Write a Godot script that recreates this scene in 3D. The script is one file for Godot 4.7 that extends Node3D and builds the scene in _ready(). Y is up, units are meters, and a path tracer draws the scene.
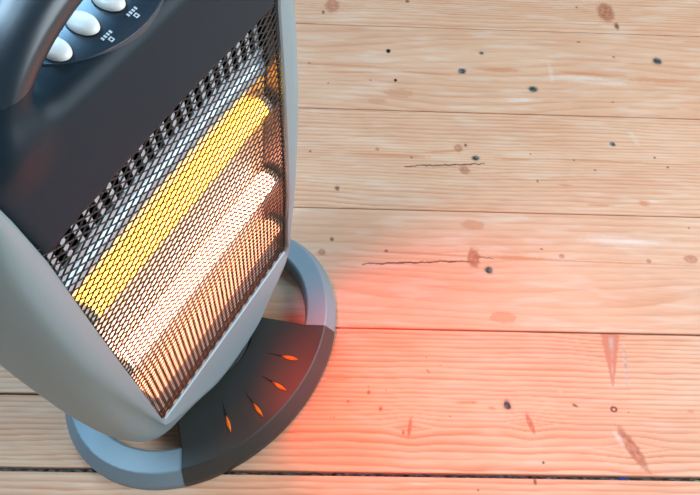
extends Node3D

# ---------- measured layout (metres, y up) ----------
const BOARD_W := 0.15366          # floorboard pitch
const SEAM_0 := -0.76119          # z of the farthest seam in view
const SEAM_GAP := {-3: 0.0012, -2: 0.0012, -1: 0.0012, 0: 0.0013, 1: 0.0013, 2: 0.0011, 3: 0.0019, 4: 0.0042, 5: 0.0020, 6: 0.0015}
const HEATER_AT := Vector3(-0.12857, 0.0, -0.27301)
const BASE_TURN := 51.756         # degrees, foot
const BODY_TURN := 9.05           # the swivelling body is turned this much further
const RES := 1100.0               # wood texture pixels per metre

# marks seen in the boards: kind, x, z, half length, half width, turn (cracks: two ends and half width)
const MARKS := [
	["knot", -0.0063, -0.7999, 0.0100, 0.0143, 0], ["speck", -0.0188, -0.7850, 0.0028, 0.0040, 0], ["speck", 0.1020, -0.8134, 0.0044, 0.0042, 0], ["knot", 0.3903, -0.8043, 0.0119, 0.0186, 0],
	["speck", 0.3490, -0.8127, 0.0018, 0.0025, 0], ["speck", 0.4013, -0.7762, 0.0044, 0.0081, 0], ["nail", 0.0724, -0.7128, 0.0028, 0.0038, 0], ["nail", 0.0808, -0.6599, 0.0020, 0.0023, 0],
	["grey", 0.1717, -0.6799, 0.0048, 0.0046, 10], ["grey", 0.2013, -0.7146, 0.0028, 0.0025, 0], ["grey", 0.2652, -0.6513, 0.0054, 0.0046, 10], ["grey", 0.4460, -0.7099, 0.0057, 0.0057, 10],
	["speck", -0.0352, -0.6859, 0.0034, 0.0018, 0], ["speck", -0.0087, -0.6510, 0.0016, 0.0014, 0], ["speck", 0.0472, -0.6586, 0.0020, 0.0014, 0], ["speck", 0.3409, -0.7418, 0.0036, 0.0016, 0],
	["speck", 0.3695, -0.6326, 0.0020, 0.0017, 0], ["speck", 0.3858, -0.7149, 0.0028, 0.0019, 0], ["streak", 0.0068, -0.6840, 0.0679, 0.0024, 1], ["streak", 0.1217, -0.6742, 0.0408, 0.0022, 3],
	["streak", 0.0204, -0.6718, 0.0377, 0.0018, -2], ["streak", 0.2247, -0.6839, 0.0276, 0.0040, 0], ["streak", 0.3411, -0.6814, 0.0389, 0.0037, 4], ["streak", 0.4363, -0.6743, 0.0419, 0.0040, 1],
	["stain", 0.0855, -0.6372, 0.0199, 0.0078, 3], ["stain", 0.0562, -0.6222, 0.0131, 0.0051, 0], ["scuff", 0.3462, -0.6707, 0.0623, 0.0091, 4], ["scuff", 0.2932, -0.6831, 0.0041, 0.0183, 0],
	["knot", 0.0552, -0.5434, 0.0025, 0.0028, 0], ["speck", 0.0976, -0.5323, 0.0023, 0.0025, 0], ["streak", 0.0714, -0.5345, 0.0503, 0.0025, 1], ["streak", 0.1409, -0.5432, 0.0330, 0.0020, -6],
	["knot", 0.1577, -0.5485, 0.0057, 0.0057, 0], ["speck", 0.1670, -0.5536, 0.0026, 0.0032, 0], ["grey", 0.1781, -0.5335, 0.0043, 0.0037, -10], ["knot", 0.1628, -0.5145, 0.0062, 0.0061, 20],
	["crack", 0.0884, -0.5181, 0.1887, -0.5253, 0.00168], ["speck", 0.0060, -0.4825, 0.0036, 0.0044, 0], ["speck", -0.0286, -0.5373, 0.0019, 0.0019, 0], ["speck", 0.2486, -0.5421, 0.0015, 0.0016, 0],
	["streak", 0.2286, -0.5336, 0.0254, 0.0022, 0], ["streak", 0.3365, -0.5342, 0.0771, 0.0014, 1], ["speck", 0.3028, -0.5346, 0.0017, 0.0019, 0], ["speck", 0.3271, -0.5199, 0.0018, 0.0019, 0],
	["speck", 0.2522, -0.5008, 0.0016, 0.0030, 0], ["grey", 0.3568, -0.5618, 0.0031, 0.0032, 0], ["speck", 0.4070, -0.5420, 0.0019, 0.0024, 0], ["speck", 0.4206, -0.5276, 0.0022, 0.0019, 0],
	["scuff", 0.3861, -0.5726, 0.0046, 0.0130, -20], ["scuff", 0.3918, -0.4755, 0.0075, 0.0021, 5], ["streak", 0.3250, -0.4677, 0.0173, 0.0017, 2], ["streak", 0.2864, -0.4959, 0.0087, 0.0015, 2],
	["streak", 0.3787, -0.4722, 0.0062, 0.0044, 10], ["scuff", 0.2461, -0.6313, 0.0268, 0.0052, 0], ["knot", -0.0104, -0.3932, 0.0046, 0.0039, 0], ["speck", 0.0007, -0.4108, 0.0029, 0.0034, 0],
	["speck", 0.0638, -0.3966, 0.0029, 0.0021, 0], ["crack", 0.0361, -0.3788, 0.1660, -0.3868, 0.00155], ["crack", 0.1607, -0.3926, 0.1860, -0.3906, 0.00092], ["knot", 0.1640, -0.3900, 0.0070, 0.0118, 0],
	["grey", 0.1800, -0.3748, 0.0041, 0.0044, 0], ["stain", 0.1664, -0.4347, 0.0143, 0.0069, 2], ["stain", 0.1901, -0.3166, 0.0167, 0.0072, 2], ["knot", 0.2669, -0.3954, 0.0031, 0.0029, 0],
	["knot", 0.3682, -0.3915, 0.0031, 0.0027, 0], ["knot", 0.4185, -0.3955, 0.0083, 0.0053, 0], ["streak", 0.3114, -0.3887, 0.1299, 0.0011, 1], ["streak", 0.2186, -0.3915, 0.0350, 0.0029, 2],
	["streak", 0.1145, -0.3940, 0.0580, 0.0016, 2], ["scuff", 0.3405, -0.4190, 0.0601, 0.0082, 1], ["speck", 0.4262, -0.4380, 0.0015, 0.0014, 0], ["speck", 0.2447, -0.4041, 0.0024, 0.0011, 0],
	["stain", 0.0119, -0.2444, 0.0135, 0.0038, 2], ["stain", 0.0401, -0.2450, 0.0084, 0.0016, 0], ["speck", 0.0426, -0.2289, 0.0023, 0.0032, 0], ["speck", 0.0426, -0.2353, 0.0008, 0.0009, 0],
	["speck", 0.0215, -0.2190, 0.0018, 0.0015, 0], ["speck", 0.0547, -0.2118, 0.0025, 0.0029, 0], ["knot", 0.0837, -0.1933, 0.0020, 0.0101, 10], ["speck", 0.0770, -0.1882, 0.0016, 0.0030, 0],
	["speck", 0.1040, -0.2684, 0.0012, 0.0009, 0], ["speck", 0.1184, -0.2597, 0.0010, 0.0009, 0], ["speck", 0.1053, -0.2528, 0.0037, 0.0007, 50], ["speck", 0.1503, -0.2203, 0.0021, 0.0013, 0],
	["streak", 0.1430, -0.2202, 0.0145, 0.0017, 0], ["grey", 0.1853, -0.2178, 0.0037, 0.0048, -20], ["streak", 0.1694, -0.2144, 0.0041, 0.0021, 10], ["speck", 0.2556, -0.2190, 0.0042, 0.0018, 25],
	["ring", 0.2957, -0.2156, 0.0036, 0.0029, 0], ["wedge", 0.3030, -0.2702, 0.0098, 0.0300, 4], ["bark", 0.3171, -0.2648, 0.0026, 0.0331, 6], ["knot", 0.2069, -0.1995, 0.0027, 0.0102, -18],
	["knot", 0.3073, -0.1759, 0.0061, 0.0235, -28], ["scuff", 0.2966, -0.1837, 0.0041, 0.0120, -25],
	["scuff", 0.2426, -0.2337, 0.0026, 0.0022, 0], ["grey", 0.2152, -0.1607, 0.0011, 0.0014, 0], ["speck", 0.3103, -0.2127, 0.0010, 0.0010, 0], ["streak", 0.3757, -0.2149, 0.0042, 0.0021, 0],
	["speck", 0.0044, -0.2022, 0.0009, 0.0007, 0], ["speck", 0.0075, -0.2022, 0.0007, 0.0007, 0], ["speck", 0.1255, -0.2053, 0.0010, 0.0007, 0], ["speck", 0.0607, -0.2314, 0.0009, 0.0007, 0],
	["speck", 0.1481, -0.1331, 0.0016, 0.0015, 0], ["speck", 0.2048, -0.1414, 0.0020, 0.0038, 0], ["scuff", 0.0920, -0.1380, 0.0136, 0.0012, 2], ["speck", -0.3308, -0.2335, 0.0024, 0.0016, 20],
	["streak", -0.2520, -0.1691, 0.0039, 0.0019, 0]
]

var rng := RandomNumberGenerator.new()
var M := {}
var heater: Node3D

# ================= mesh helpers =================
func smooth_mesh(v: PackedVector3Array, idx: PackedInt32Array, crease_deg := 35.0, keep_winding := false) -> ArrayMesh:
	# weld
	var keys := {}
	var remap := PackedInt32Array()
	var pos := PackedVector3Array()
	for p in v:
		var k := Vector3i((p * 200000.0).round())
		if not keys.has(k):
			keys[k] = pos.size()
			pos.append(p)
		remap.append(keys[k])
	var tri := PackedInt32Array()
	var vol := 0.0
	for i in range(0, idx.size(), 3):
		var a := remap[idx[i]]
		var b := remap[idx[i + 1]]
		var c := remap[idx[i + 2]]
		if a == b or b == c or a == c:
			continue
		tri.append(a); tri.append(b); tri.append(c)
		vol += pos[a].dot(pos[b].cross(pos[c]))
	if vol > 0.0 and not keep_winding:
		for i in range(0, tri.size(), 3):
			var t := tri[i + 1]
			tri[i + 1] = tri[i + 2]
			tri[i + 2] = t
	var fn := PackedVector3Array()
	var adj := []
	adj.resize(pos.size())
	for i in pos.size():
		adj[i] = PackedInt32Array()
	for i in range(0, tri.size(), 3):
		var a := pos[tri[i]]
		var n := (pos[tri[i + 2]] - a).cross(pos[tri[i + 1]] - a)
		fn.append(n)
		for k in 3:
			adj[tri[i + k]].append(i / 3)
	var lim := cos(deg_to_rad(crease_deg))
	var ov := PackedVector3Array()
	var on := PackedVector3Array()
	for i in range(0, tri.size(), 3):
		var f := fn[i / 3].normalized()
		for k in 3:
			var s := Vector3.ZERO
			for j in adj[tri[i + k]]:
				if fn[j].normalized().dot(f) >= lim:
					s += fn[j]
			ov.append(pos[tri[i + k]])
			on.append(s.normalized() if s.length_squared() > 0.0 else f)
	return arrays_mesh(ov, on)

func arrays_mesh(v: PackedVector3Array, n: PackedVector3Array, uv := PackedVector2Array(), idx := PackedInt32Array()) -> ArrayMesh:
	var a := []
	a.resize(Mesh.ARRAY_MAX)
	a[Mesh.ARRAY_VERTEX] = v
	a[Mesh.ARRAY_NORMAL] = n
	if uv.size():
		a[Mesh.ARRAY_TEX_UV] = uv
	if idx.size():
		a[Mesh.ARRAY_INDEX] = idx
	var m := ArrayMesh.new()
	m.add_surface_from_arrays(Mesh.PRIMITIVE_TRIANGLES, a)
	return m

func part(called: String, mesh: Mesh, mat: Material, parent: Node, turn := 0.0) -> MeshInstance3D:
	var o := MeshInstance3D.new()
	o.name = called
	o.mesh = mesh
	o.material_override = mat
	o.rotation_degrees.y = turn
	parent.add_child(o, true)
	return o

func tag(o: Node, label: String, category := "", group := "", kind := "") -> void:
	if label: o.set_meta("label", label)
	if category: o.set_meta("category", category)
	if group: o.set_meta("group", group)
	if kind: o.set_meta("kind", kind)

# rows of points -> surface; loops close the row, ends are capped with fans
func loft(rows: Array, loop := true, caps := true, crease := 35.0, ring := false) -> ArrayMesh:
	var v := PackedVector3Array()
	var idx := PackedInt32Array()
	var w: int = rows[0].size()
	for r in rows:
		for p in r:
			v.append(p)
	var nr := rows.size()
	for i in (nr if ring else nr - 1):
		var i2 := (i + 1) % nr
		for j in (w if loop else w - 1):
			var j2 := (j + 1) % w
			var a := i * w + j
			var b := i2 * w + j
			var c := i2 * w + j2
			var d := i * w + j2
			idx.append_array([a, b, c, a, c, d])
	if caps and not ring:
		for e in [0, nr - 1]:
			var mid := Vector3.ZERO
			for p in rows[e]:
				mid += p
			mid /= float(w)
			var c := v.size()
			v.append(mid)
			for j in w:
				var j2 := (j + 1) % w
				if e == 0:
					idx.append_array([c, e * w + j, e * w + j2])
				else:
					idx.append_array([c, e * w + j2, e * w + j])
	return smooth_mesh(v, idx, crease)

func lathe(profile: Array, seg := 40, sx := 1.0, sz := 1.0) -> ArrayMesh:
	var rows := []
	for k in seg:
		var a := TAU * k / seg
		var r := PackedVector3Array()
		for p in profile:
			r.append(Vector3(cos(a) * p.x * sx, p.y, sin(a) * p.x * sz))
		rows.append(r)
	return loft(rows, true, false, 35.0, true)

func box_into(v: PackedVector3Array, idx: PackedInt32Array, a: Vector3, b: Vector3) -> void:
	var s := v.size()
	for k in 8:
		v.append(Vector3(b.x if k & 1 else a.x, b.y if k & 2 else a.y, b.z if k & 4 else a.z))
	for q in [[0, 1, 3, 2], [4, 6, 7, 5], [0, 4, 5, 1], [2, 3, 7, 6], [0, 2, 6, 4], [1, 5, 7, 3]]:
		idx.append_array([s + q[0], s + q[1], s + q[2], s + q[0], s + q[2], s + q[3]])

func box_mesh(a: Vector3, b: Vector3) -> ArrayMesh:
	var v := PackedVector3Array()
	var idx := PackedInt32Array()
	box_into(v, idx, a, b)
	return smooth_mesh(v, idx, 10.0)

# a box with its edges chamfered by c
func soft_box(a: Vector3, b: Vector3, c: float) -> ArrayMesh:
	var rows := []
	for st in [[c, 0.0], [0.0, c]]:
		rows.append(_rect_row(a, b, st[0], a.y + st[1], c))
	for st in [[0.0, c], [c, 0.0]]:
		rows.append(_rect_row(a, b, st[0], b.y - st[1], c))
	return loft(rows, true, true, 20.0)

func _rect_row(a: Vector3, b: Vector3, inset: float, y: float, c: float) -> PackedVector3Array:
	var x0 := a.x + inset
	var x1 := b.x - inset
	var z0 := a.z + inset
	var z1 := b.z - inset
	return PackedVector3Array([Vector3(x0 + c, y, z0), Vector3(x1 - c, y, z0), Vector3(x1, y, z0 + c), Vector3(x1, y, z1 - c), Vector3(x1 - c, y, z1), Vector3(x0 + c, y, z1), Vector3(x0, y, z1 - c), Vector3(x0, y, z0 + c)])

func catmull(a: Array, t: float) -> Vector2:
	var n := a.size() - 1
	var i := clampi(int(floor(t)), 0, n - 1)
	var f := t - i
	var p0: Vector2 = a[i - 1] if i > 0 else Vector2(-a[1].x, a[1].y)
	var p1: Vector2 = a[i]
	var p2: Vector2 = a[i + 1]
	var p3: Vector2 = a[i + 2] if i + 2 <= n else p2 * 2.0 - p1
	return p1.cubic_interpolate(p2, p0, p3, f)

func lin(a: Array, t: float):
	var n := a.size() - 1
	var i := clampi(int(floor(t)), 0, n - 1)
	return lerp(a[i], a[i + 1], t - i)

# ================= materials =================
func mat(called: String, c: Color, rough: float, metal := 0.0, spec := 0.5) -> StandardMaterial3D:
	var m := StandardMaterial3D.new()
	m.resource_name = called
	m.albedo_color = c
	m.roughness = rough
	m.metallic = metal
	m.metallic_specular = spec
	M[called] = m
	return m

func grain_noise(freq: float, sd: int) -> NoiseTexture2D:
	var f := FastNoiseLite.new()
	f.seed = sd
	f.frequency = freq
	f.fractal_octaves = 3
	var t := NoiseTexture2D.new()
	t.width = 256
	t.height = 256
	t.seamless = true
	t.noise = f
	return t

func make_materials() -> void:
	mat("silver_paint", Color(0.55, 0.64, 0.66), 0.42, 0.30)
	mat("dark_plastic", Color(0.10, 0.15, 0.18), 0.46, 0.0, 0.34)
	mat("handle_plastic", Color(0.10, 0.15, 0.18), 0.33, 0.0, 0.75)
	mat("panel_plastic", Color(0.17, 0.23, 0.28), 0.26, 0.0, 0.85)
	mat("ring_plastic", Color(0.50, 0.57, 0.60), 0.48, 0.15)
	mat("plate_plastic", Color(0.20, 0.205, 0.195), 0.45)
	mat("button_white", Color(0.93, 0.93, 0.90), 0.35)
	mat("print_white", Color(0.86, 0.92, 0.95), 0.6)
	mat("marker_orange", Color(0.98, 0.47, 0.04), 0.45)
	mat("seam_black", Color(0.03, 0.035, 0.04), 0.7)
	mat("mesh_wire", Color(0.17, 0.12, 0.095), 0.45, 0.5)
	mat("chrome", Color(0.84, 0.90, 0.93), 0.30, 0.35)
	mat("reflector", Color(0.94, 0.91, 0.86), 0.55, 0.2)
	mat("side_steel", Color(0.36, 0.30, 0.27), 0.25, 1.0)
	mat("ceramic", Color(0.85, 0.82, 0.76), 0.6)
	mat("subfloor", Color(0.075, 0.06, 0.05), 0.95)
	mat("wall_paint", Color(0.44, 0.45, 0.46), 0.9)
	mat("frame_paint", Color(0.92, 0.92, 0.91), 0.4)
	var rough_bits := grain_noise(0.09, 5)
	for k in ["dark_plastic", "plate_plastic", "silver_paint", "ring_plastic"]:
		M[k].heightmap_enabled = true
		M[k].heightmap_texture = rough_bits
		M[k].heightmap_scale = 0.002
		M[k].uv1_triplanar = true
		M[k].uv1_scale = Vector3.ONE * 22.0
	var g := mat("window_glass", Color(0.9, 0.95, 0.97, 0.06), 0.02)
	g.transparency = BaseMaterial3D.TRANSPARENCY_ALPHA
	var tubes := [["tube_amber", Color(1.0, 0.68, 0.16), 8.5], ["tube_rose", Color(1.0, 0.71, 0.60), 14.5], ["tube_ember", Color(1.0, 0.60, 0.44), 10.0]]
	for t in tubes:
		var e := mat(t[0], Color(0.9, 0.8, 0.7), 0.3)
		e.emission_enabled = true
		e.emission = t[1]
		e.emission_energy_multiplier = t[2]

# ================= floor =================
func wood_image(x0: float, z0: float, len_m: float, wid_m: float, style: Dictionary, marks: Array) -> ImageTexture:
	var w := int(len_m * RES)
	var h := int(wid_m * RES)
	var n1 := FastNoiseLite.new()
	n1.seed = style.seed
	n1.frequency = 1.0
	n1.fractal_octaves = 2
	var n2 := FastNoiseLite.new()
	n2.seed = style.seed + 11
	n2.frequency = 1.0
	n2.fractal_octaves = 3
	var n3 := FastNoiseLite.new()
	n3.seed = style.seed + 23
	n3.frequency = 1.0
	n3.fractal_octaves = 1
	var pale: Color = style.pale
	var late: Color = style.late
	var white := Color(0.90, 0.86, 0.81)
	var bend := []
	for m in marks:
		if m[0] in ["knot", "wedge"] and maxf(m[3], m[4]) > 0.003:
			bend.append([m[1] - x0, m[2] - z0 - (0.03 if m[0] == "wedge" else 0.0), maxf(0.004, m[3]), maxf(0.004, minf(m[4], 0.012))])
	var data := PackedByteArray()
	data.resize(w * h * 3)
	var o := 0
	var per: float = style.lines
	for j in h:
		var z := (j + 0.5) / RES
		for i in w:
			var x := (i + 0.5) / RES
			var zz: float = z + n1.get_noise_2d(x * 1.6, z * 7.0) * style.wave + n1.get_noise_2d(x * 9.0 + 50.0, z * 30.0) * 0.0012
			for b in bend:
				var dx: float = (x - b[0]) / (b[2] * 4.5)
				if dx > -2.6 and dx < 2.6:
					var dz: float = z - b[1]
					var e := exp(-dx * dx) * exp(-absf(dz) / (b[3] * 1.6))
					zz -= signf(dz) * b[3] * 0.45 * e
			var s: float = zz * per * (1.0 + 0.14 * n1.get_noise_2d(3.7, z * 9.0))
			var f: float = s - floorf(s)
			var line: float = f * f * (1.0 - smoothstep(0.90, 1.0, f))
			line *= 0.75 + 0.5 * n2.get_noise_2d(x * 2.5, floorf(s) * 3.1)
			var fibre := n3.get_noise_2d(x * 26.0, z * 900.0)
			var blot := n2.get_noise_2d(x * 5.0 + 9.0, z * 14.0 + 4.0)
			var worn := smoothstep(0.05, 0.55, n2.get_noise_2d(x * 9.0 - 30.0, z * 60.0 + 60.0))
			var c := pale.lerp(late, clampf(line * style.strength + blot * 0.22 + 0.08, 0.0, 1.0))
			c = c.lerp(white, worn * style.worn)
			var k := 1.0 + fibre * 0.035
			data[o] = clampi(int(c.r * k * 255.0), 0, 255)
			data[o + 1] = clampi(int(c.g * k * 255.0), 0, 255)
			data[o + 2] = clampi(int(c.b * k * 255.0), 0, 255)
			o += 3
	var img := Image.create_from_data(w, h, false, Image.FORMAT_RGB8, data)
	for m in marks:
		draw_mark(img, m, x0, z0, n2)
	var t := ImageTexture.create_from_image(img)
	return t

func draw_mark(img: Image, m: Array, x0: float, z0: float, nz: FastNoiseLite) -> void:
	var w := img.get_width()
	var h := img.get_height()
	if m[0] == "crack":
		var a := Vector2(m[1] - x0, m[2] - z0)
		var b := Vector2(m[3] - x0, m[4] - z0)
		var n := int((b - a).length() * RES * 2.0)
		for k in n:
			var t := k / float(n)
			var p := a.lerp(b, t)
			p.y += 0.0009 * nz.get_noise_1d(t * 9.0 + m[1] * 90.0) * 2.0
			var half: float = m[5] * 0.6 * (0.45 + 0.8 * absf(nz.get_noise_1d(t * 7.0 + 3.0 + m[2] * 50.0)) + 0.3 * sin(t * PI))
			for q in range(-3, 4):
				var px := int(p.x * RES)
				var py := int(p.y * RES) + q
				if px < 0 or py < 0 or px >= w or py >= h:
					continue
				var k2 := clampf(1.3 - absf((py + 0.5) / RES - p.y) / maxf(half, 0.0003), 0.0, 0.9)
				if k2 > 0.0:
					img.set_pixel(px, py, img.get_pixel(px, py).lerp(Color(0.33, 0.19, 0.12), k2 * 0.75))
		return
	var c := Vector2(m[1] - x0, m[2] - z0)
	var rx := maxf(m[3], 0.0009)
	var rz := maxf(m[4], 0.0009)
	var reach := maxf(rx, rz) * 1.7
	var turn := deg_to_rad(m[5])
	for py in range(maxi(0, int((c.y - reach) * RES)), mini(h, int((c.y + reach) * RES) + 2)):
		for px in range(maxi(0, int((c.x - reach) * RES)), mini(w, int((c.x + reach) * RES) + 2)):
			var d := (Vector2((px + 0.5) / RES, (py + 0.5) / RES) - c).rotated(-turn)
			var wob := nz.get_noise_2d(px * 0.11 + m[1] * 100.0, py * 0.13)
			var q := Vector2(d.x / rx, d.y / rz)
			if m[0] == "wedge":
				q.x = (q.x + 0.15 * q.y) / clampf(0.60 - 0.52 * q.y, 0.06, 1.2)
			var r := q.length() * (1.0 + 0.28 * wob)
			if m[0] == "wedge":
				r = absf(q.x) * (1.0 + 0.2 * wob) if absf(q.y) < 1.0 else 9.0
			if r > 1.7:
				continue
			var was := img.get_pixel(px, py)
			var col := was
			match m[0]:
				"knot":
					var ringy := 0.5 + 0.5 * sin(r * 15.0 + wob * 3.0)
					var tone := Color(0.76, 0.46, 0.32).lerp(Color(0.54, 0.29, 0.19), clampf(0.65 * ringy + 0.9 * wob, 0.0, 1.0))
					tone = tone.lerp(Color(0.45, 0.25, 0.17), smoothstep(0.35, 0.0, absf(r - 0.85)) * 0.45)
					col = was.lerp(tone, (1.0 - smoothstep(0.55, 1.3, r)) * (0.8 if rz > rx * 1.5 else 0.6))
				"speck":
					col = was.lerp(Color(0.36, 0.20, 0.13), (1.0 - smoothstep(0.2, 1.1, r)) * 0.75)
				"nail":
					col = was.lerp(Color(0.07, 0.06, 0.06), 1.0 - smoothstep(0.8, 1.2, r))
				"grey":
					var tone := Color(0.42, 0.42, 0.39).lerp(Color(0.17, 0.17, 0.16), clampf(0.5 + 1.8 * wob, 0.0, 1.0))
					col = was.lerp(Color(0.55, 0.42, 0.33), (1.0 - smoothstep(1.0, 1.6, r)) * 0.5).lerp(tone, 1.0 - smoothstep(0.75, 1.1, r))
				"streak":
					col = was.lerp(Color(0.80, 0.50, 0.33), (1.0 - smoothstep(0.5, 1.2, r)) * 0.7)
				"stain":
					col = was.lerp(Color(0.78, 0.52, 0.37), (1.0 - smoothstep(0.8, 1.05, r)) * 0.55)
				"scuff":
					col = was.lerp(Color(0.93, 0.90, 0.87), (1.0 - smoothstep(0.1, 1.3, r)) * clampf(0.32 + 0.4 * nz.get_noise_2d(px * 0.012, py * 0.09), 0.0, 0.5))
				"ring":
					col = was.lerp(Color(0.45, 0.22, 0.15), 1.0 - smoothstep(0.15, 0.45, absf(r - 0.75)))
				"wedge":
					var pith := smoothstep(0.45, 0.1, absf(q.x - 0.1)) * clampf(0.6 + 1.2 * nz.get_noise_2d(px * 0.02, py * 0.05), 0.0, 1.0)
					col = was.lerp(Color(0.77, 0.46, 0.34).lerp(Color(0.74, 0.62, 0.56), pith), (1.0 - smoothstep(0.8, 1.1, r)) * 0.9)
				"bark":
					col = was.lerp(Color(0.78, 0.70, 0.64).lerp(Color(0.48, 0.36, 0.29), clampf(0.2 + 0.8 * wob, 0.0, 1.0)), (1.0 - smoothstep(0.3, 1.2, r)) * 0.55)
			img.set_pixel(px, py, col)

func board_mesh(l: float, w: float, t: float) -> ArrayMesh:
	# a board with eased top edges; top face mapped 0..1
	var c := 0.0009
	var v := PackedVector3Array()
	var n := PackedVector3Array()
	var uv := PackedVector2Array()
	var quad := func(a: Vector3, b: Vector3, d: Vector3, e: Vector3, nn: Vector3):
		for p in [a, b, d, a, d, e]:
			v.append(p)
			n.append(nn)
			uv.append(Vector2(clampf(p.x / l, 0.001, 0.999), clampf(p.z / w, 0.004, 0.996)))
	quad.call(Vector3(c, 0, c), Vector3(l - c, 0, c), Vector3(l - c, 0, w - c), Vector3(c, 0, w - c), Vector3.UP)
	var s := sqrt(0.5)
	quad.call(Vector3(c, 0, w - c), Vector3(l - c, 0, w - c), Vector3(l, -c, w), Vector3(0, -c, w), Vector3(0, s, s))
	quad.call(Vector3(l - c, 0, c), Vector3(c, 0, c), Vector3(0, -c, 0), Vector3(l, -c, 0), Vector3(0, s, -s))
	quad.call(Vector3(l - c, 0, w - c), Vector3(l - c, 0, c), Vector3(l, -c, 0), Vector3(l, -c, w), Vector3(s, s, 0))
	quad.call(Vector3(c, 0, c), Vector3(c, 0, w - c), Vector3(0, -c, w), Vector3(0, -c, 0), Vector3(-s, s, 0))
	quad.call(Vector3(0, -c, w), Vector3(l, -c, w), Vector3(l, -t, w), Vector3(0, -t, w), Vector3(0, 0, 1))
	quad.call(Vector3(l, -c, 0), Vector3(0, -c, 0), Vector3(0, -t, 0), Vector3(l, -t, 0), Vector3(0, 0, -1))
	quad.call(Vector3(l, -c, w), Vector3(l, -c, 0), Vector3(l, -t, 0), Vector3(l, -t, w), Vector3(1, 0, 0))
	quad.call(Vector3(0, -c, 0), Vector3(0, -c, w), Vector3(0, -t, w), Vector3(0, -t, 0), Vector3(-1, 0, 0))
	quad.call(Vector3(0, -t, w), Vector3(l, -t, w), Vector3(l, -t, 0), Vector3(0, -t, 0), Vector3(0, -1, 0))
	return arrays_mesh(v, n, uv)

func wood_material(called: String, tex: Texture2D) -> StandardMaterial3D:
	var m := mat(called, Color(1, 1, 1), 0.55, 0.0, 0.45)
	m.albedo_texture = tex
	m.heightmap_enabled = true
	m.heightmap_texture = tex
	m.heightmap_scale = 0.03
	return m

func make_floor() -> void:
	var fl := Node3D.new()
	fl.name = "floor"
	tag(fl, "pale pine floorboards with knots, nail holes and dark seams", "", "", "structure")
	add_child(fl)
	part("subfloor", box_mesh(Vector3(-1.9, -0.08, ROOM_BACK), Vector3(ROOM_RIGHT, -0.024, 1.4)), M.subfloor, fl)
	var pale := Color(0.872, 0.685, 0.545)
	var late := Color(0.775, 0.490, 0.335)
	var styles := {
		-1: {"seed": 3, "lines": 150.0, "wave": 0.010, "strength": 0.90, "worn": 0.22, "pale": pale, "late": late},
		0: {"seed": 17, "lines": 95.0, "wave": 0.020, "strength": 0.55, "worn": 0.22, "pale": pale.lerp(late, 0.10), "late": late},
		1: {"seed": 29, "lines": 190.0, "wave": 0.006, "strength": 0.95, "worn": 0.18, "pale": pale, "late": late},
		2: {"seed": 41, "lines": 110.0, "wave": 0.009, "strength": 0.50, "worn": 0.22, "pale": pale, "late": late},
		3: {"seed": 53, "lines": 178.0, "wave": 0.004, "strength": 1.25, "worn": 0.12, "pale": pale, "late": late},
		4: {"seed": 67, "lines": 150.0, "wave": 0.004, "strength": 1.1, "worn": 0.12, "pale": pale, "late": late},
	}
	var spare := []
	for k in 2:
		var st := {"seed": 101 + k * 7, "lines": [150.0, 105.0][k], "wave": 0.008, "strength": 0.7, "worn": 0.25, "pale": pale, "late": late}
		spare.append(wood_material("spare_pine_%d" % k, wood_image(0, 0, 1.3, BOARD_W, st, [["knot", 0.3, 0.05, 0.008, 0.009, 0], ["knot", 0.9, 0.11, 0.006, 0.005, 0], ["speck", 0.6, 0.09, 0.003, 0.003, 0]])))
	make_seam_dust(fl)
	var shift := {-1: 0.02, 0: -0.07, 1: 0.05, 2: -0.03, 3: 0.0, 4: 0.06}
	for r in range(-9, 14):
		var g0: float = SEAM_GAP.get(r, 0.0013) * 0.5
		var g1: float = SEAM_GAP.get(r + 1, 0.0013) * 0.5
		var z0 := SEAM_0 + BOARD_W * r + g0
		var z1 := SEAM_0 + BOARD_W * (r + 1) - g1
		if styles.has(r + 0) and r >= -1 and r <= 4:
			var a: float = -0.62 + shift[r]
			var b: float = 0.74 + shift[r]
			if r == 3:
				a = -0.108   # this row is made up of two narrower boards behind the heater
			var here := []
			for m in MARKS:
				if m[2] > z0 - 0.01 and m[2] < z1 + 0.01 and m[1] > a:
					here.append(m)
			add_board(fl, a, b, z0, z1, wood_material("pine_%d" % (r + 2), wood_image(a, z0, b - a, z1 - z0, styles[r], here)))
			if r == 3:
				var zm := -0.2205
				for half in [[z0, zm - 0.001], [zm + 0.001, z1]]:
					var mk := []
					for m in MARKS:
						if m[2] > half[0] and m[2] < half[1] and m[1] < a:
							mk.append(m)
					var st2: Dictionary = styles[4].duplicate()
					st2.seed = 200 + int(absf(half[0]) * 1000.0)
					st2.lines = 210.0
					add_board(fl, -0.9, a - 0.001, half[0], half[1], wood_material("pine_narrow", wood_image(-0.9, half[0], 0.745, half[1] - half[0], st2, mk)))
				add_board(fl, -1.9, -0.901, z0, z1, spare[0])
			else:
				add_board(fl, -1.9, a - 0.001, z0, z1, spare[posmod(r, 2)])
			add_board(fl, b + 0.001, ROOM_RIGHT, z0, z1, spare[posmod(r + 1, 2)])
		else:
			var cut := 0.25 * sin(r * 2.3)
			add_board(fl, -1.9, cut - 0.6, z0, z1, spare[posmod(r, 2)])
			add_board(fl, cut - 0.599, cut + 0.75, z0, z1, spare[posmod(r + 1, 2)])
			add_board(fl, cut + 0.751, ROOM_RIGHT, z0, z1, spare[posmod(r, 2)])

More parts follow.
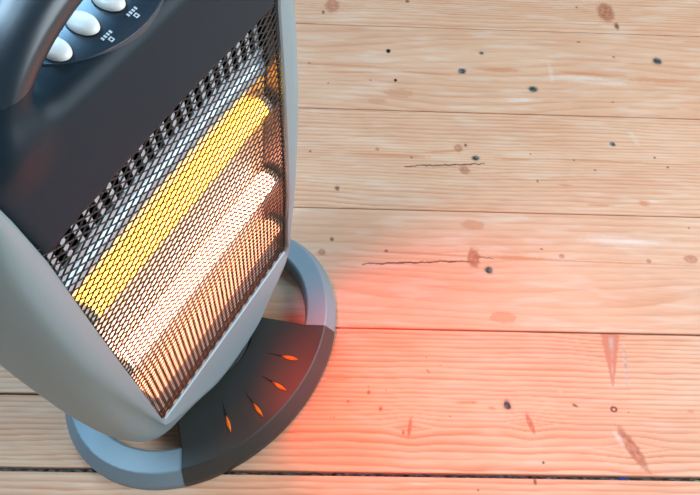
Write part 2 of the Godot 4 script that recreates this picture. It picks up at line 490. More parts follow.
# dust packed into the widest seam
func make_seam_dust(fl: Node3D) -> void:
	var z := SEAM_0 + BOARD_W * 4.0
	var nz := FastNoiseLite.new()
	nz.seed = 77
	nz.frequency = 60.0
	var st := SurfaceTool.new()
	st.begin(Mesh.PRIMITIVE_TRIANGLES)
	var n := 900
	for i in n:
		for j in 3:
			var q := []
			for e in [[0, 0], [1, 0], [1, 1], [0, 0], [1, 1], [0, 1]]:
				var x := lerpf(-0.6, 0.78, (i + e[0]) / float(n))
				var zz: float = z + (j + e[1] - 1.5) * 0.0013
				q.append(Vector3(x, -0.0085 + 0.0055 * nz.get_noise_2d(x, zz * 3.0), zz))
			for t in 2:
				for k in 3:
					var p: Vector3 = q[t * 3 + k]
					var g := clampf(0.09 + 0.22 * nz.get_noise_2d(p.x * 1.7 + 5.0, p.z * 6.0), 0.012, 0.42)
					st.set_color(Color(g * 1.02, g, g * 0.97))
					st.add_vertex(p)
	st.generate_normals()
	var m := mat("dust", Color(1, 1, 1), 0.95)
	m.vertex_color_use_as_albedo = true
	var o := part("seam_dust", st.commit(), m, fl)
	tag(o, "grey dust packed into the floor seam", "", "", "stuff")

func make_scraps() -> void:
	for sc in [["blue", Vector3(0.2954, 0, -0.1466), Color(0.10, 0.30, 0.75), 0.0034, "blue plastic scrap caught in the wide floor seam"], ["green", Vector3(0.3695, 0, -0.1462), Color(0.35, 0.62, 0.42), 0.0026, "pale green scrap caught in the wide floor seam"]]:
		var rows := []
		for k in 5:
			var t := k / 4.0 - 0.5
			var h := 0.0011 * (1.0 - t * t * 2.0)
			var x: float = t * 2.0 * sc[3]
			rows.append(PackedVector3Array([Vector3(x, 0.0, -0.0012), Vector3(x, h * 2.0, -0.0006 + t * 0.001), Vector3(x, h * 2.4, 0.0007), Vector3(x, 0.0, 0.0012)]))
		var o := part("plastic_scrap", loft(rows, true, true, 30.0), mat("scrap_" + sc[0], sc[2], 0.5), self)
		o.position = sc[1] + Vector3(0, -0.0075, 0)
		tag(o, sc[4], "scrap", "scraps in the floor seam")

var board_cache := {}
func add_board(fl: Node3D, a: float, b: float, z0: float, z1: float, m: Material) -> void:
	var key := Vector2i(int((b - a) * 10000.0), int((z1 - z0) * 10000.0))
	if not board_cache.has(key):
		board_cache[key] = board_mesh(b - a, z1 - z0, 0.022)
	var o := part("plank", board_cache[key], m, fl)
	o.position = Vector3(a, 0, z0)

# ================= room =================
func wall_with_window(called: String, origin: Vector3, along: Vector3, length: float, win: Rect2, inward: Vector3, number: int) -> void:
	var wl := Node3D.new()
	wl.name = called
	tag(wl, "plain white painted room wall with a window", "", "", "structure")
	add_child(wl)
	var t := 0.14
	var put := func(u0: float, u1: float, y0: float, y1: float):
		var a := origin + along * u0 + Vector3.UP * y0
		var b := origin + along * u1 + Vector3.UP * y1 - inward * t
		part("wall_section", box_mesh(Vector3(minf(a.x, b.x), a.y, minf(a.z, b.z)), Vector3(maxf(a.x, b.x), b.y, maxf(a.z, b.z))), M.wall_paint, wl)
	put.call(0.0, win.position.x, -0.08, 2.4)
	put.call(win.end.x, length, -0.08, 2.4)
	put.call(win.position.x, win.end.x, -0.08, win.position.y)
	put.call(win.position.x, win.end.x, win.end.y, 2.4)
	var wn := Node3D.new()
	wn.name = "window_%d" % number
	tag(wn, "white framed window in the room wall", "", "", "structure")
	add_child(wn)
	var bar := func(called2: String, u0: float, u1: float, y0: float, y1: float, d0: float, d1: float, m: Material):
		var a := origin + along * u0 + Vector3.UP * y0 - inward * d0
		var b := origin + along * u1 + Vector3.UP * y1 - inward * d1
		part(called2, box_mesh(Vector3(minf(a.x, b.x), a.y, minf(a.z, b.z)), Vector3(maxf(a.x, b.x), b.y, maxf(a.z, b.z))), m, wn)
	var w0 := win.position.x
	var w1 := win.end.x
	var y0 := win.position.y
	var y1 := win.end.y
	bar.call("frame_rail", w0, w1, y0, y0 + 0.05, 0.05, 0.11, M.frame_paint)
	bar.call("frame_rail", w0, w1, y1 - 0.05, y1, 0.05, 0.11, M.frame_paint)
	bar.call("frame_stile", w0, w0 + 0.05, y0 + 0.05, y1 - 0.05, 0.05, 0.11, M.frame_paint)
	bar.call("frame_stile", w1 - 0.05, w1, y0 + 0.05, y1 - 0.05, 0.05, 0.11, M.frame_paint)
	bar.call("mullion", (w0 + w1) * 0.5 - 0.02, (w0 + w1) * 0.5 + 0.02, y0 + 0.05, y1 - 0.05, 0.05, 0.11, M.frame_paint)
	bar.call("pane", w0 + 0.05, (w0 + w1) * 0.5 - 0.02, y0 + 0.05, y1 - 0.05, 0.078, 0.082, M.window_glass)
	bar.call("pane", (w0 + w1) * 0.5 + 0.02, w1 - 0.05, y0 + 0.05, y1 - 0.05, 0.078, 0.082, M.window_glass)

func make_room() -> void:
	wall_with_window("wall_back", Vector3(-1.9, 0, ROOM_BACK), Vector3.RIGHT, ROOM_RIGHT + 1.9, FAR_WINDOW, Vector3(0, 0, 1), 1)
	wall_with_window("wall_right", Vector3(ROOM_RIGHT, 0, ROOM_BACK), Vector3(0, 0, 1), 1.4 - ROOM_BACK, SIDE_WINDOW, Vector3(-1, 0, 0), 2)
	var left := part("wall_left", box_mesh(Vector3(-2.04, -0.08, ROOM_BACK - 0.14), Vector3(-1.9, 2.4, 1.54)), M.wall_paint, self)
	tag(left, "plain white painted wall of the room", "", "", "structure")
	var front := part("wall_front", box_mesh(Vector3(-1.9, -0.08, 1.4), Vector3(ROOM_RIGHT + 0.14, 2.4, 1.54)), M.wall_paint, self)
	tag(front, "plain white painted wall of the room", "", "", "structure")
	# ceiling with a roof window let into it
	var ce := Node3D.new()
	ce.name = "ceiling"
	tag(ce, "plain white ceiling of the room with a roof window", "", "", "structure")
	add_child(ce)
	var x0 := -2.04
	var x1 := ROOM_RIGHT + 0.14
	var z0 := ROOM_BACK - 0.14
	var z1 := 1.54
	var r := ROOF_WINDOW
	for q in [[x0, r.position.x, z0, z1], [r.end.x, x1, z0, z1], [r.position.x, r.end.x, z0, r.position.y], [r.position.x, r.end.x, r.end.y, z1]]:
		part("ceiling_section", box_mesh(Vector3(q[0], 2.4, q[2]), Vector3(q[1], 2.52, q[3])), M.wall_paint, ce)
	var wn := Node3D.new()
	wn.name = "window_3"
	tag(wn, "white framed roof window in the ceiling", "", "", "structure")
	add_child(wn)
	for q in [[r.position.x, r.position.x + 0.04, r.position.y, r.end.y], [r.end.x - 0.04, r.end.x, r.position.y, r.end.y], [r.position.x + 0.04, r.end.x - 0.04, r.position.y, r.position.y + 0.04], [r.position.x + 0.04, r.end.x - 0.04, r.end.y - 0.04, r.end.y]]:
		part("frame_rail", box_mesh(Vector3(q[0], 2.42, q[2]), Vector3(q[1], 2.50, q[3])), M.frame_paint, wn)
	part("pane", box_mesh(Vector3(r.position.x + 0.04, 2.455, r.position.y + 0.04), Vector3(r.end.x - 0.04, 2.459, r.end.y - 0.04)), M.window_glass, wn)

# ================= heater =================
# foot: half axes of the outline at radius factor and height
func foot_profile(raise: float) -> Array:
	# [half axis across, half axis front to back, height]
	return [[0.1235, 0.0872, 0.0], [0.1250, 0.0887, 0.0240 + raise], [0.1262, 0.0900, 0.0258 + raise], [0.1275, 0.0913, 0.0264 + raise],
		[0.1460, 0.1097, 0.0250 + raise], [0.1473, 0.1110, 0.0243 + raise], [0.1555, 0.1192, 0.0105 + raise], [0.1572, 0.1207, 0.0070 + raise], [0.1574, 0.1207, 0.0]]

func foot_point(pr: Array, a: float) -> Vector3:
	return Vector3(sin(a) * pr[0], pr[2], cos(a) * pr[1])

const PLATE_LEFT := 0.80
const PLATE_RIGHT := 0.67   # opening angles of the front plate

func make_foot() -> void:
	var rows := []
	var steps := 72
	for k in steps + 1:
		var a := PLATE_RIGHT + 0.004 + (TAU - PLATE_LEFT - PLATE_RIGHT - 0.008) * k / steps
		var r := PackedVector3Array()
		for pr in foot_profile(0.0):
			r.append(foot_point(pr, a))
		rows.append(r)
	var ring := part("base_ring", loft(rows, true, true, 24.0), M.ring_plastic, heater)
	tag(ring, "silver blue oval ring of the foot")
	# dark front plate: from the outer edge of the ring in to the hub
	rows = []
	var n := 40
	for k in n + 1:
		var a := lerpf(-PLATE_LEFT, PLATE_RIGHT, k / float(n))
		var r := PackedVector3Array()
		var hub := Vector2(sin(a * 1.6) * 0.058, cos(a * 1.6) * 0.046)
		# the sides of the plate bow in a little between the hub and the ring
		r.append(Vector3(hub.x, 0.0, hub.y))
		r.append(Vector3(hub.x, 0.0285, hub.y))
		r.append(Vector3(lerpf(hub.x, sin(a) * 0.1262, 0.5), 0.0280, lerpf(hub.y, cos(a) * 0.09, 0.5)))
		r.append(Vector3(sin(a) * 0.1262, 0.0274, cos(a) * 0.09))
		for pr in foot_profile(0.0016).slice(4):
			r.append(foot_point(pr, a))
		rows.append(r)
	var plate := part("front_plate", loft(rows, true, true, 24.0), M.plate_plastic, heater)
	tag(plate, "dark grey front plate of the foot with orange marks")
	# orange spindle marks with a fine groove running in from each
	var marks := [[-0.0472, 0.0809, -0.0347, 0.0604], [-0.0192, 0.0936, -0.0139, 0.0715], [0.0118, 0.0940, 0.0089, 0.0734], [0.0409, 0.0825, 0.0300, 0.0610]]
	for m in marks:
		var c := Vector2(m[0], m[1])
		var d := (c - Vector2(m[2], m[3])).normalized()
		var side := Vector2(-d.y, d.x)
		var mr := []
		for k in 13:
			var t := k / 12.0
			var hw := 0.0021 * pow(sin(PI * clampf(t, 0.02, 0.98)), 0.8)
			var at := c + d * (t - 0.5) * 0.0165
			var y := 0.0268
			mr.append(PackedVector3Array([P3(at - side * hw, y - 0.001), P3(at - side * hw * 0.8, y + 0.0012), P3(at, y + 0.0019), P3(at + side * hw * 0.8, y + 0.0012), P3(at + side * hw, y - 0.001)]))
		var mk := part("marker", loft(mr, true, true, 50.0), M.marker_orange, plate)
		tag(mk, "orange spindle shaped mark")
		var g := []
		for k in 7:
			var t := k / 6.0
			var hw := 0.0008 * (0.15 + t)
			var at := (c - d * 0.0085).lerp(Vector2(m[2], m[3]), 1.0 - t)
			var y := 0.0278
			g.append(PackedVector3Array([P3(at - side * hw, y - 0.001), P3(at - side * hw, y + 0.0004), P3(at + side * hw, y + 0.0004), P3(at + side * hw, y - 0.001)]))
		part("marker_tail", loft(g, true, true, 30.0), M.seam_black, plate)
	part("hub", lathe([Vector2(0.0, 0.0), Vector2(0.052, 0.0), Vector2(0.052, 0.026), Vector2(0.049, 0.0305), Vector2(0.0, 0.0305)], 48, 1.0, 0.9), M.plate_plastic, heater)
	part("neck", lathe([Vector2(0.0, 0.030), Vector2(0.041, 0.030), Vector2(0.0405, 0.034), Vector2(0.034, 0.044), Vector2(0.033, 0.062), Vector2(0.0, 0.062)], 48), M.ring_plastic, heater)

func P3(p: Vector2, y: float) -> Vector3:
	return Vector3(p.x, y, p.y)

# body outlines, seen from the front, half: opening (I), front edge (F), widest line (O), back edge (B)
const I_PTS := [Vector2(0, .100), Vector2(.04, .1003), Vector2(.075, .101), Vector2(.0955, .102), Vector2(.0985, .108), Vector2(.0992, .15), Vector2(.1005, .20), Vector2(.1018, .27), Vector2(.1025, .33), Vector2(.1025, .40), Vector2(.105, .44), Vector2(.107, .46), Vector2(.1075, .471)]
const F_PTS := [Vector2(0, .045), Vector2(.035, .050), Vector2(.065, .068), Vector2(.090, .081), Vector2(.1005, .093), Vector2(.108, .13), Vector2(.1175, .20), Vector2(.123, .27), Vector2(.125, .33), Vector2(.1235, .40), Vector2(.1195, .44), Vector2(.115, .459), Vector2(.1095, .4705)]
const O_PTS := [Vector2(0, .042), Vector2(.05, .042), Vector2(.088, .040), Vector2(.1045, .043), Vector2(.119, .063), Vector2(.1305, .106), Vector2(.138, .164), Vector2(.142, .25), Vector2(.142, .33), Vector2(.139, .40), Vector2(.132, .437), Vector2(.124, .456), Vector2(.1125, .469)]
const N_O := [.010, .012, .018, .022, .022, .020, .014, .005, .0, .0, .0, .0, .0]
const N_I := [.043, .043, .043, .043, .044, .046, .049, .050, .0505, .0505, .051, .051, .050]
const N_F := [.049, .049, .048, .046, .044, .044, .046, .048, .0485, .0485, .048, .047, .046]

func face_n(v: float) -> float:   # depth of the opening's rim at height v
	for k in range(4, 12):
		if v <= I_PTS[k + 1].y:
			return lerpf(N_I[k], N_I[k + 1], clampf((v - I_PTS[k].y) / (I_PTS[k + 1].y - I_PTS[k].y), 0.0, 1.0))
	return .05

func face_w(v: float) -> float:   # half width of the opening at height v
	for k in range(4, 12):
		if v <= I_PTS[k + 1].y:
			return lerpf(I_PTS[k].x, I_PTS[k + 1].x, clampf((v - I_PTS[k].y) / (I_PTS[k + 1].y - I_PTS[k].y), 0.0, 1.0))
	return .1

func make_shell() -> void:
	var rows := []
	var n := I_PTS.size() - 1
	var sub := 6
	for k in range(-n * sub, n * sub + 1):
		var t := absf(k) / float(sub)
		var sg := -1.0 if k < 0 else 1.0
		var i: Vector2 = lin(I_PTS, t)
		var f := catmull(F_PTS, t)
		var o := catmull(O_PTS, t)
		var ni: float = lin(N_I, t)
		var nf: float = lin(N_F, t)
		var no: float = lin(N_O, t)
		var inw := (i - o).normalized()
		var b := o + inw * 0.007
		var out := (f - i).normalized()
		# outer skin, front to back
		var ctl := [Vector3(i.x + out.x * 0.0012, i.y + out.y * 0.0012, ni), Vector3(lerpf(i.x, f.x, 0.55), lerpf(i.y, f.y, 0.55), lerpf(ni, nf, 0.3) + 0.0012), Vector3(f.x, f.y, nf - 0.002), Vector3(lerpf(f.x, o.x, 0.62), lerpf(f.y, o.y, 0.62), lerpf(nf, no, 0.42)), Vector3(o.x, o.y, no - 0.004), Vector3(lerpf(o.x, b.x, 0.3), lerpf(o.y, b.y, 0.3), lerpf(no, -0.05, 0.6)), Vector3(b.x, b.y, -0.05)]
		var r := PackedVector3Array()
		r.append(Vector3(i.x, i.y, ni - 0.009))
		r.append(Vector3(i.x, i.y, ni - 0.0012))
		for s in range(ctl.size() - 1):
			var p0: Vector3 = ctl[maxi(0, s - 1)]
			var p3: Vector3 = ctl[mini(ctl.size() - 1, s + 2)]
			for q in 4:
				r.append(ctl[s].cubic_interpolate(ctl[s + 1], p0, p3, q / 4.0))
		r.append(ctl[-1])
		# inner skin
		for c in [ctl[6], ctl[4], ctl[3], ctl[2]]:
			r.append(Vector3(c.x + inw.x * 0.003, c.y + inw.y * 0.003, minf(c.z, nf - 0.008)))
		for q in r.size():
			r[q].x *= sg
		rows.append(r)
	var sh := part("shell", loft(rows, true, true, 32.0), M.silver_paint, heater, BODY_TURN)
	tag(sh, "silver painted bowed casing around the grille")

func sdf_cap(p: Vector3) -> float:
	return smax(smin(sdf_block(p), sdf_bar(p), 0.016), cap_low(p.x) - p.y, 0.002)

func sdf_block(p: Vector3) -> float:
	# block with the rolled shelf for the switches
	var side := absf(p.x) - lerpf(0.1025, 0.108, clampf((p.y - 0.40) / 0.07, 0.0, 1.0))
	var front := p.z - (0.0525 - 0.25 * p.x * p.x - 0.10 * maxf(p.y - 0.40, 0.0))
	return smax(smax(p.y - shelf_y(p.z), side, 0.004 + 0.03 * smoothstep(0.44, 0.465, p.y)), smax(front, -0.05 - p.z, 0.008), 0.007)

func sdf_bar(p: Vector3) -> float:
	# handle bar, bent to half an ellipse above the block
	var q := Vector2(p.x / 0.088, maxf(p.y - 0.45, 0.0) / 0.057)
	var k := maxf(q.length(), 0.05)
	var gr := Vector2(q.x / 0.088, q.y / 0.057).length() / k
	var off := (k - 1.0) / maxf(gr, 1.0)
	# flattish section, its broad face tipped forwards
	var o2 := off * 0.951 + (p.z - 0.0305) * 0.309
	var m2 := (p.z - 0.0305) * 0.951 - off * 0.309
	var sec := Vector2(o2 / 0.0098, m2 / 0.0140)
	return smax((pow(pow(absf(sec.x), 2.6) + pow(absf(sec.y), 2.6), 1.0 / 2.6) - 1.0) * 0.0105, 0.452 - p.y, 0.02)

func shelf_y(n: float) -> float:   # the shelf rolls over towards the front
	return 0.4690 - 8.0 * pow(maxf(n - 0.021, 0.0), 2.0)

func cap_low(u: float) -> float:   # the lower edge of the top arches a little
	return 0.4020 + 0.008 * (1.0 - pow(u / 0.1025, 2.0))

func smax(a: float, b: float, k: float) -> float:
	var h := maxf(k - absf(a - b), 0.0) / k
	return maxf(a, b) + h * h * k * 0.25

func smin(a: float, b: float, k: float) -> float:
	return -smax(-a, -b, k)

func surface_nets(f: Callable, lo: Vector3, hi: Vector3, cell: float, pick: Callable) -> Array:
	var nx := int((hi.x - lo.x) / cell) + 1
	var ny := int((hi.y - lo.y) / cell) + 1
	var nz := int((hi.z - lo.z) / cell) + 1
	var d := PackedFloat32Array()
	d.resize(nx * ny * nz)
	var o := 0
	for k in nz:
		for j in ny:
			for i in nx:
				d[o] = f.call(lo + Vector3(i, j, k) * cell)
				o += 1
	var sx := 1
	var sy := nx
	var sz := nx * ny
	var corner := [0, sx, sy, sx + sy, sz, sz + sx, sz + sy, sz + sx + sy]
	var cv := [Vector3(0, 0, 0), Vector3(1, 0, 0), Vector3(0, 1, 0), Vector3(1, 1, 0), Vector3(0, 0, 1), Vector3(1, 0, 1), Vector3(0, 1, 1), Vector3(1, 1, 1)]
	var edges := [[0, 1], [2, 3], [4, 5], [6, 7], [0, 2], [1, 3], [4, 6], [5, 7], [0, 4], [1, 5], [2, 6], [3, 7]]
	var at := {}
	var v := PackedVector3Array()
	var nrm := PackedVector3Array()
	for k in nz - 1:
		for j in ny - 1:
			for i in nx - 1:
				var b := i + j * sy + k * sz
				var neg := 0
				for c in 8:
					if d[b + corner[c]] < 0.0:
						neg += 1
				if neg == 0 or neg == 8:
					continue
				var s := Vector3.ZERO
				var m := 0
				for e in edges:
					var a0 := d[b + corner[e[0]]]
					var a1 := d[b + corner[e[1]]]
					if (a0 < 0.0) != (a1 < 0.0):
						s += cv[e[0]].lerp(cv[e[1]], a0 / (a0 - a1))
						m += 1
				var p := lo + (Vector3(i, j, k) + s / m) * cell
				# two Newton steps pull the vertex onto the surface
				var gr := Vector3.ZERO
				for q in 2:
					var h := 0.0004
					gr = Vector3(f.call(p + Vector3(h, 0, 0)) - f.call(p - Vector3(h, 0, 0)), f.call(p + Vector3(0, h, 0)) - f.call(p - Vector3(0, h, 0)), f.call(p + Vector3(0, 0, h)) - f.call(p - Vector3(0, 0, h))) / (2.0 * h)
					if gr.length_squared() < 1e-6:
						break
					p -= (gr * f.call(p) / gr.length_squared()).limit_length(cell * 0.5)
				at[b] = v.size()
				v.append(p)
				nrm.append(gr.normalized())
	var idx := PackedInt32Array()
	for b in at:
		var inside: bool = d[b] < 0.0
		for ax in [[sx, sy, sz], [sy, sz, sx], [sz, sx, sy]]:
			if (d[b + ax[0]] < 0.0) == inside:
				continue
			if not (at.has(b - ax[1]) and at.has(b - ax[2]) and at.has(b - ax[1] - ax[2])):
				continue
			var q := [at[b], at[b - ax[1]], at[b - ax[1] - ax[2]], at[b - ax[2]]]
			if inside:
				idx.append_array([q[0], q[2], q[1], q[0], q[3], q[2]])
			else:
				idx.append_array([q[0], q[1], q[2], q[0], q[2], q[3]])
	# two meshes that meet: where pick() is true and where it is not
	var made := []
	for want in [false, true]:
		var use := PackedInt32Array()
		for i in range(0, idx.size(), 3):
			if pick.call((v[idx[i]] + v[idx[i + 1]] + v[idx[i + 2]]) / 3.0) == want:
				use.append_array([idx[i], idx[i + 1], idx[i + 2]])
		made.append(arrays_mesh(v, nrm, PackedVector2Array(), use))
	return made

func make_cap() -> void:
	var two := surface_nets(sdf_cap, Vector3(-0.1215, 0.392, -0.058), Vector3(0.1215, 0.546, 0.0605), 0.0027, func(p: Vector3) -> bool: return p.y > 0.482 and sdf_bar(p) < sdf_block(p))
	tag(part("top_cover", two[0], M.dark_plastic, heater, BODY_TURN), "dark grey plastic top above the grille")
	tag(part("handle", two[1], M.handle_plastic, heater, BODY_TURN), "glossy dark arched carrying handle")
	# switch panel let into the shelf
	var seg := 72
	var rows := []
	for k in seg:
		var a := TAU * k / seg
		var r := PackedVector3Array()
		for q in [[0.0, -0.004], [1.0, -0.004], [1.0, 0.0001], [0.992, 0.0007], [0.980, 0.0007], [0.970, 0.0003], [0.85, 0.0003], [0.65, 0.0003], [0.4, 0.0003], [0.0, 0.0003]]:
			var n: float = 0.0130 + cos(a) * 0.0322 * q[0]
			r.append(Vector3(-0.001 + sin(a) * 0.0495 * q[0], shelf_y(n) + q[1], n))
		rows.append(r)
	var pm := part("switch_panel", loft(rows, true, false, 30.0, true), M.panel_plastic, heater, BODY_TURN)
	tag(pm, "dark blue grey oval panel carrying the switches")
	var top := 0.0003
	for k in 3:
		var u: float = [-0.0362, -0.0174, 0.0008][k]
		var n := 0.0250
		var tilt := Basis(Vector3.RIGHT, atan(16.0 * maxf(n - 0.021, 0.0)))
		var hole := part("switch_recess", lathe([Vector2(0.0, top - 0.001), Vector2(1.0, top - 0.001), Vector2(1.0, top + 0.0002), Vector2(0.0, top + 0.0002)], 36, 0.0064, 0.0092), M.seam_black, pm)
		hole.transform = Transform3D(tilt, Vector3(u, shelf_y(n), n))
		var bt := part("button", lathe([Vector2(0.0, top - 0.001), Vector2(1.0, top - 0.001), Vector2(1.0, top + 0.0012), Vector2(0.95, top + 0.0022), Vector2(0.8, top + 0.0031), Vector2(0.5, top + 0.0037), Vector2(0.0, top + 0.0039)], 40, 0.0058, 0.0086), M.button_white, pm)
		bt.transform = Transform3D(tilt, Vector3(u, shelf_y(n), n))
		tag(bt, "white oval push switch")
		if k > 0:
			make_icon(pm, u + 0.0012, n + 0.0118, top)

# white print beside a switch: a row of heat bars and a small square lamp
func make_icon(panel: Node3D, u: float, n: float, top: float) -> void:
	var v := PackedVector3Array()
	var idx := PackedInt32Array()
	var h := 0.00025
	for b in [[-0.0030, -0.0009, 0.0010, 0.0016], [-0.0012, -0.0009, 0.0010, 0.0016], [0.0006, -0.0009, 0.0010, 0.0016], [0.0024, -0.0009, 0.0010, 0.0016], [-0.0012, 0.0016, 0.0022, 0.0005], [-0.0012, 0.0034, 0.0022, 0.0005], [-0.0012, 0.0021, 0.0005, 0.0013], [0.0005, 0.0021, 0.0005, 0.0013]]:
		box_into(v, idx, Vector3(b[0], top - 0.0003, b[1]), Vector3(b[0] + b[2], top + h, b[1] + b[3]))
	var ic := part("icon", smooth_mesh(v, idx, 10.0), M.print_white, panel)
	ic.transform = Transform3D(Basis(Vector3.RIGHT, atan(16.0 * maxf(n - 0.020, 0.0))), Vector3(u, shelf_y(n), n))
	tag(ic, "white printed heat symbol")

const GRILLE_LOW := 0.1015
const GRILLE_TOP := 0.4125

func make_grille() -> void:
	var v := PackedVector3Array()
	var n := PackedVector3Array()
	var slope := 0.55
	var pitch := 0.0058
	var hw := 0.00042
	var dirs := [1.0, -1.0]
	for dsg in dirs:
		var c0 := GRILLE_LOW - 0.103 * slope
		while c0 < GRILLE_TOP + 0.103 * slope:
			# v = c0 + dsg * slope * u, cut to the opening
			var pts := []
			var steps := 26
			for k in steps + 1:
				var u := lerpf(-0.104, 0.104, k / float(steps))
				pts.append(Vector2(u, c0 + dsg * slope * u))
			for k in steps:
				var a: Vector2 = pts[k]
				var b: Vector2 = pts[k + 1]
				if maxf(a.y, b.y) < GRILLE_LOW or minf(a.y, b.y) > GRILLE_TOP:
					continue
				if a.y < GRILLE_LOW: a = a.lerp(b, (GRILLE_LOW - a.y) / (b.y - a.y))
				if b.y < GRILLE_LOW: b = b.lerp(a, (GRILLE_LOW - b.y) / (a.y - b.y))
				if a.y > GRILLE_TOP: a = a.lerp(b, (GRILLE_TOP - a.y) / (b.y - a.y))
				if b.y > GRILLE_TOP: b = b.lerp(a, (GRILLE_TOP - b.y) / (a.y - b.y))
				var wa := face_w((a.y + b.y) * 0.5)
				a.x = clampf(a.x, -wa, wa)
				b.x = clampf(b.x, -wa, wa)
				if (b - a).length() < 1e-5:
					continue
				var t := (b - a).normalized()
				var s := Vector2(-t.y, t.x) * hw
				var za := face_n(a.y) - 0.0035
				var zb := face_n(b.y) - 0.0035
				var q := []
				for e in [[a, za], [b, zb]]:
					q.append([Vector3(e[0].x - s.x, e[0].y - s.y, e[1]), Vector3(e[0].x, e[0].y, e[1] + 0.0006), Vector3(e[0].x + s.x, e[0].y + s.y, e[1]), Vector3(e[0].x, e[0].y, e[1] - 0.0006)])
				for j in 4:
					var j2 := (j + 1) % 4
					var mid: Vector3 = (q[0][j] + q[0][j2]) * 0.5 - Vector3(a.x, a.y, za)
					var nn := mid.normalized()
					var tri := [q[0][j], q[1][j], q[1][j2], q[0][j], q[1][j2], q[0][j2]]
					var fnorm: Vector3 = (tri[2] - tri[0]).cross(tri[1] - tri[0])
					if fnorm.dot(nn) < 0.0:
						tri = [tri[0], tri[2], tri[1], tri[3], tri[5], tri[4]]
					for p in tri:
						v.append(p)
						n.append(nn)
			c0 += pitch
	var g := part("grille", arrays_mesh(v, n), M.mesh_wire, heater, BODY_TURN)
	tag(g, "fine dark diamond wire mesh guard")

func strip_mesh(prof: Array, half: float, thick: float, arch := 0.0) -> ArrayMesh:
	# sheet with profile (height, depth) running across the heater
	var rows := []
	var across := 1 if arch == 0.0 else 16
	for q in across + 1:
		var sx := lerpf(-half, half, q / float(across))
		var up := arch * (1.0 - pow(sx / half, 2.0))
		var r := PackedVector3Array()
		for p in prof:
			r.append(Vector3(sx, p.x + up, p.y))
		for k in range(prof.size() - 1, -1, -1):
			r.append(Vector3(sx, prof[k].x + up, prof[k].y - thick))
		rows.append(r)
	return loft(rows, true, true, 35.0)

func make_inside() -> void:
	# polished trough behind the tubes
	var prof := []
	var keys := [Vector2(.348, .0375), Vector2(.343, .031), Vector2(.332, .0260), Vector2(.300, .022), Vector2(.250, .020), Vector2(.200, .020), Vector2(.160, .021), Vector2(.130, .025), Vector2(.112, .031), Vector2(.1045, .036)]
	for s in keys.size() - 1:
		for q in 4:
			prof.append(keys[s].cubic_interpolate(keys[s + 1], keys[maxi(0, s - 1)], keys[mini(keys.size() - 1, s + 2)], q / 4.0))
	prof.append(keys[-1])
	part("reflector", strip_mesh(prof, 0.0985, 0.001), M.reflector, heater, BODY_TURN)
	# slotted strip above it
	var v := PackedVector3Array()
	var idx := PackedInt32Array()
	var cnt := 20
	for k in cnt + 1:
		var u := lerpf(-0.0945, 0.0945, k / float(cnt))
		var up := 0.008 * (1.0 - pow(u / 0.1, 2.0))
		box_into(v, idx, Vector3(u - 0.0018, 0.362 + up, 0.0350), Vector3(u + 0.0018, 0.4015 + up, 0.0364))
	var vent := part("vent_strip", smooth_mesh(v, idx, 10.0), M.chrome, heater, BODY_TURN)
	tag(vent, "bright steel strip with a row of vertical slots")
	part("vent_lip", strip_mesh([Vector2(.3655, .0370), Vector2(.362, .0380), Vector2(.358, .0368), Vector2(.354, .0355), Vector2(.351, .0380), Vector2(.344, .0385)], 0.0985, 0.0012, 0.006), M.chrome, heater, BODY_TURN)
	for sg in [-1.0, 1.0]:
		var rows := []
		for k in 9:
			var y := lerpf(0.1025, 0.4005, k / 8.0)
			var w := face_w(y) - 0.0004
			var z1 := face_n(y) - 0.0045
			rows.append(PackedVector3Array([Vector3(sg * w, y, 0.012), Vector3(sg * w, y, z1), Vector3(sg * (w - 0.0012), y, z1), Vector3(sg * (w - 0.0012), y, 0.012)]))
		part("side_wall", loft(rows, true, true, 20.0), M.side_steel, heater, BODY_TURN)
	part("floor_plate", box_mesh(Vector3(-0.0965, 0.1005, 0.012), Vector3(0.0965, 0.1030, 0.0395)), M.side_steel, heater, BODY_TURN)
	# back cover, gently bowed
	var br := []
	for k in 15:
		var y := lerpf(0.066, 0.465, k / 14.0)
		var w := 0.0
		for q in O_PTS.size() - 1:
			if y >= O_PTS[q].y and y <= O_PTS[q + 1].y:
				w = lerpf(O_PTS[q].x, O_PTS[q + 1].x, (y - O_PTS[q].y) / (O_PTS[q + 1].y - O_PTS[q].y)) - 0.0095
		var r := PackedVector3Array()
		for j in 13:
			var a := lerpf(-1.0, 1.0, j / 12.0)
			r.append(Vector3(a * w, y, -0.049 - 0.012 * (1.0 - a * a)))
		r.append(Vector3(w, y, -0.046))
		r.append(Vector3(-w, y, -0.046))
		br.append(r)
	part("back_cover", loft(br, true, true, 35.0), M.plate_plastic, heater, BODY_TURN)
	# three quartz tubes
	for k in 3:
		var y: float = [0.310, 0.220, 0.146][k]
		var z := 0.0330
		var tm := CylinderMesh.new()
		tm.top_radius = 0.0085
		tm.bottom_radius = 0.0085
		tm.height = 0.190
		tm.radial_segments = 20
		var tube := part("heating_tube", tm, M[["tube_amber", "tube_rose", "tube_ember"][k]], heater)
		tube.transform = Transform3D(Basis(Vector3.UP, deg_to_rad(BODY_TURN)), Vector3.ZERO) * Transform3D(Basis(Vector3(0, 0, 1), PI / 2.0), Vector3(0, y, z))
		tag(tube, "glowing orange quartz heating tube")
		for sg in [-1.0, 1.0]:
			var cm := lathe([Vector2(0.0, -0.0025), Vector2(0.0086, -0.0025), Vector2(0.0090, -0.002), Vector2(0.0090, 0.002), Vector2(0.0086, 0.0025), Vector2(0.0, 0.0025)], 20)
			var ce := part("tube_holder", cm, M.ceramic, tube)
			ce.position = Vector3(0, sg * 0.0955, 0)

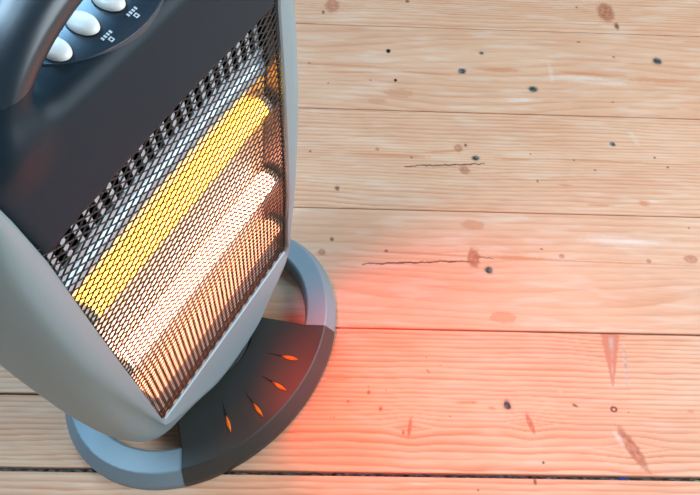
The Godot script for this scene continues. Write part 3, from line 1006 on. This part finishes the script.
func make_heater() -> void:
	heater = Node3D.new()
	heater.name = "halogen_heater"
	heater.position = HEATER_AT
	heater.rotation_degrees.y = BASE_TURN
	tag(heater, "silver and dark grey upright electric halogen heater glowing on the wooden floor", "heater")
	add_child(heater)
	make_foot()
	make_shell()
	make_cap()
	make_grille()
	make_inside()
	# the heat it throws out: a light the size of the grille, just in front of it
	var glow := SpotLight3D.new()
	glow.name = "heater_glow"
	glow.light_color = HEAT_COLOR
	glow.light_energy = HEAT_ENERGY
	glow.light_size = 0.03
	glow.spot_angle = HEAT_CONE
	glow.spot_angle_attenuation = 1.0
	glow.spot_range = 6.0
	glow.spot_attenuation = 2.0
	glow.shadow_enabled = true
	heater.add_child(glow)
	# thrown forward and down by the trough, on to the boards in front of the foot
	var turn := Transform3D(Basis(Vector3.UP, deg_to_rad(BODY_TURN)), Vector3.ZERO)
	glow.transform = turn * Transform3D(Basis.looking_at(HEAT_AIM - HEAT_FROM), HEAT_FROM)

# ================= scene =================
const FAR_WINDOW := Rect2(0.62, 1.35, 0.85, 0.95)    # along the wall, height, width, height
const ROOF_WINDOW := Rect2(-1.42, -0.60, 0.84, 0.92)   # x, z, width, depth
const SIDE_WINDOW := Rect2(1.0, 0.2, 1.6, 1.5)
const HEAT_COLOR := Color(1.0, 0.17, 0.04)
const HEAT_ENERGY := 0.20
const HEAT_FROM := Vector3(0.0, 0.20, 0.08)
const HEAT_AIM := Vector3(0.085, 0.0, 0.235)
const HEAT_CONE := 43.0
const ROOM_BACK := -2.05
const ROOM_RIGHT := 1.15

func _ready() -> void:
	rng.seed = 7
	# camera
	var cam := Camera3D.new()
	cam.name = "camera"
	cam.transform = Transform3D(Basis(Vector3(0.99933632, 0.0357632, -0.00692185), Vector3(-0.02374656, 0.49550033, -0.86828309), Vector3(-0.02762281, 0.8678712, 0.49602073)), Vector3(0, 0.7, 0))
	cam.fov = rad_to_deg(2.0 * atan(247.5 / 700.0))
	cam.near = 0.02
	cam.far = 60.0
	cam.current = true
	add_child(cam)
	# sky and exposure
	var env := Environment.new()
	var sm := ProceduralSkyMaterial.new()
	sm.sky_top_color = Color(0.62, 0.76, 0.92)
	sm.sky_horizon_color = Color(0.86, 0.91, 0.96)
	sm.ground_bottom_color = Color(0.42, 0.42, 0.40)
	sm.ground_horizon_color = Color(0.72, 0.74, 0.76)
	sm.energy_multiplier = 1.6
	var sky := Sky.new()
	sky.sky_material = sm
	env.background_mode = Environment.BG_SKY
	env.sky = sky
	env.tonemap_mode = Environment.TONE_MAPPER_LINEAR
	env.tonemap_exposure = 0.83
	env.sdfgi_enabled = true
	env.ssao_enabled = true
	env.ssil_enabled = true
	var we := WorldEnvironment.new()
	we.name = "environment"
	we.environment = env
	add_child(we)
	# daylight at the windows
	for d in [
			["daylight_far", Vector3(-1.9 + FAR_WINDOW.get_center().x, FAR_WINDOW.get_center().y, ROOM_BACK + 0.02), FAR_WINDOW.size, Vector3(0, 180, 0), 4.8, Color(0.58, 0.82, 1.0)],
			["daylight_side", Vector3(ROOM_RIGHT - 0.02, SIDE_WINDOW.get_center().y, ROOM_BACK + SIDE_WINDOW.get_center().x), SIDE_WINDOW.size, Vector3(0, 90, 0), 3.8, Color(0.93, 0.97, 1.0)],
			["daylight_roof", Vector3(ROOF_WINDOW.get_center().x, 2.38, ROOF_WINDOW.get_center().y), ROOF_WINDOW.size, Vector3(-90, 0, 0), 5.0, Color(0.74, 0.89, 1.0)]]:
		var l := AreaLight3D.new()
		l.name = d[0]
		l.area_size = d[2] - Vector2(0.1, 0.1)
		l.light_color = d[5]
		l.light_energy = d[4]
		l.shadow_enabled = true
		l.area_range = 12.0
		l.area_attenuation = 2.0
		l.position = d[1]
		l.rotation_degrees = d[3]
		add_child(l)
	make_materials()
	make_floor()
	make_room()
	make_heater()
	make_scraps()
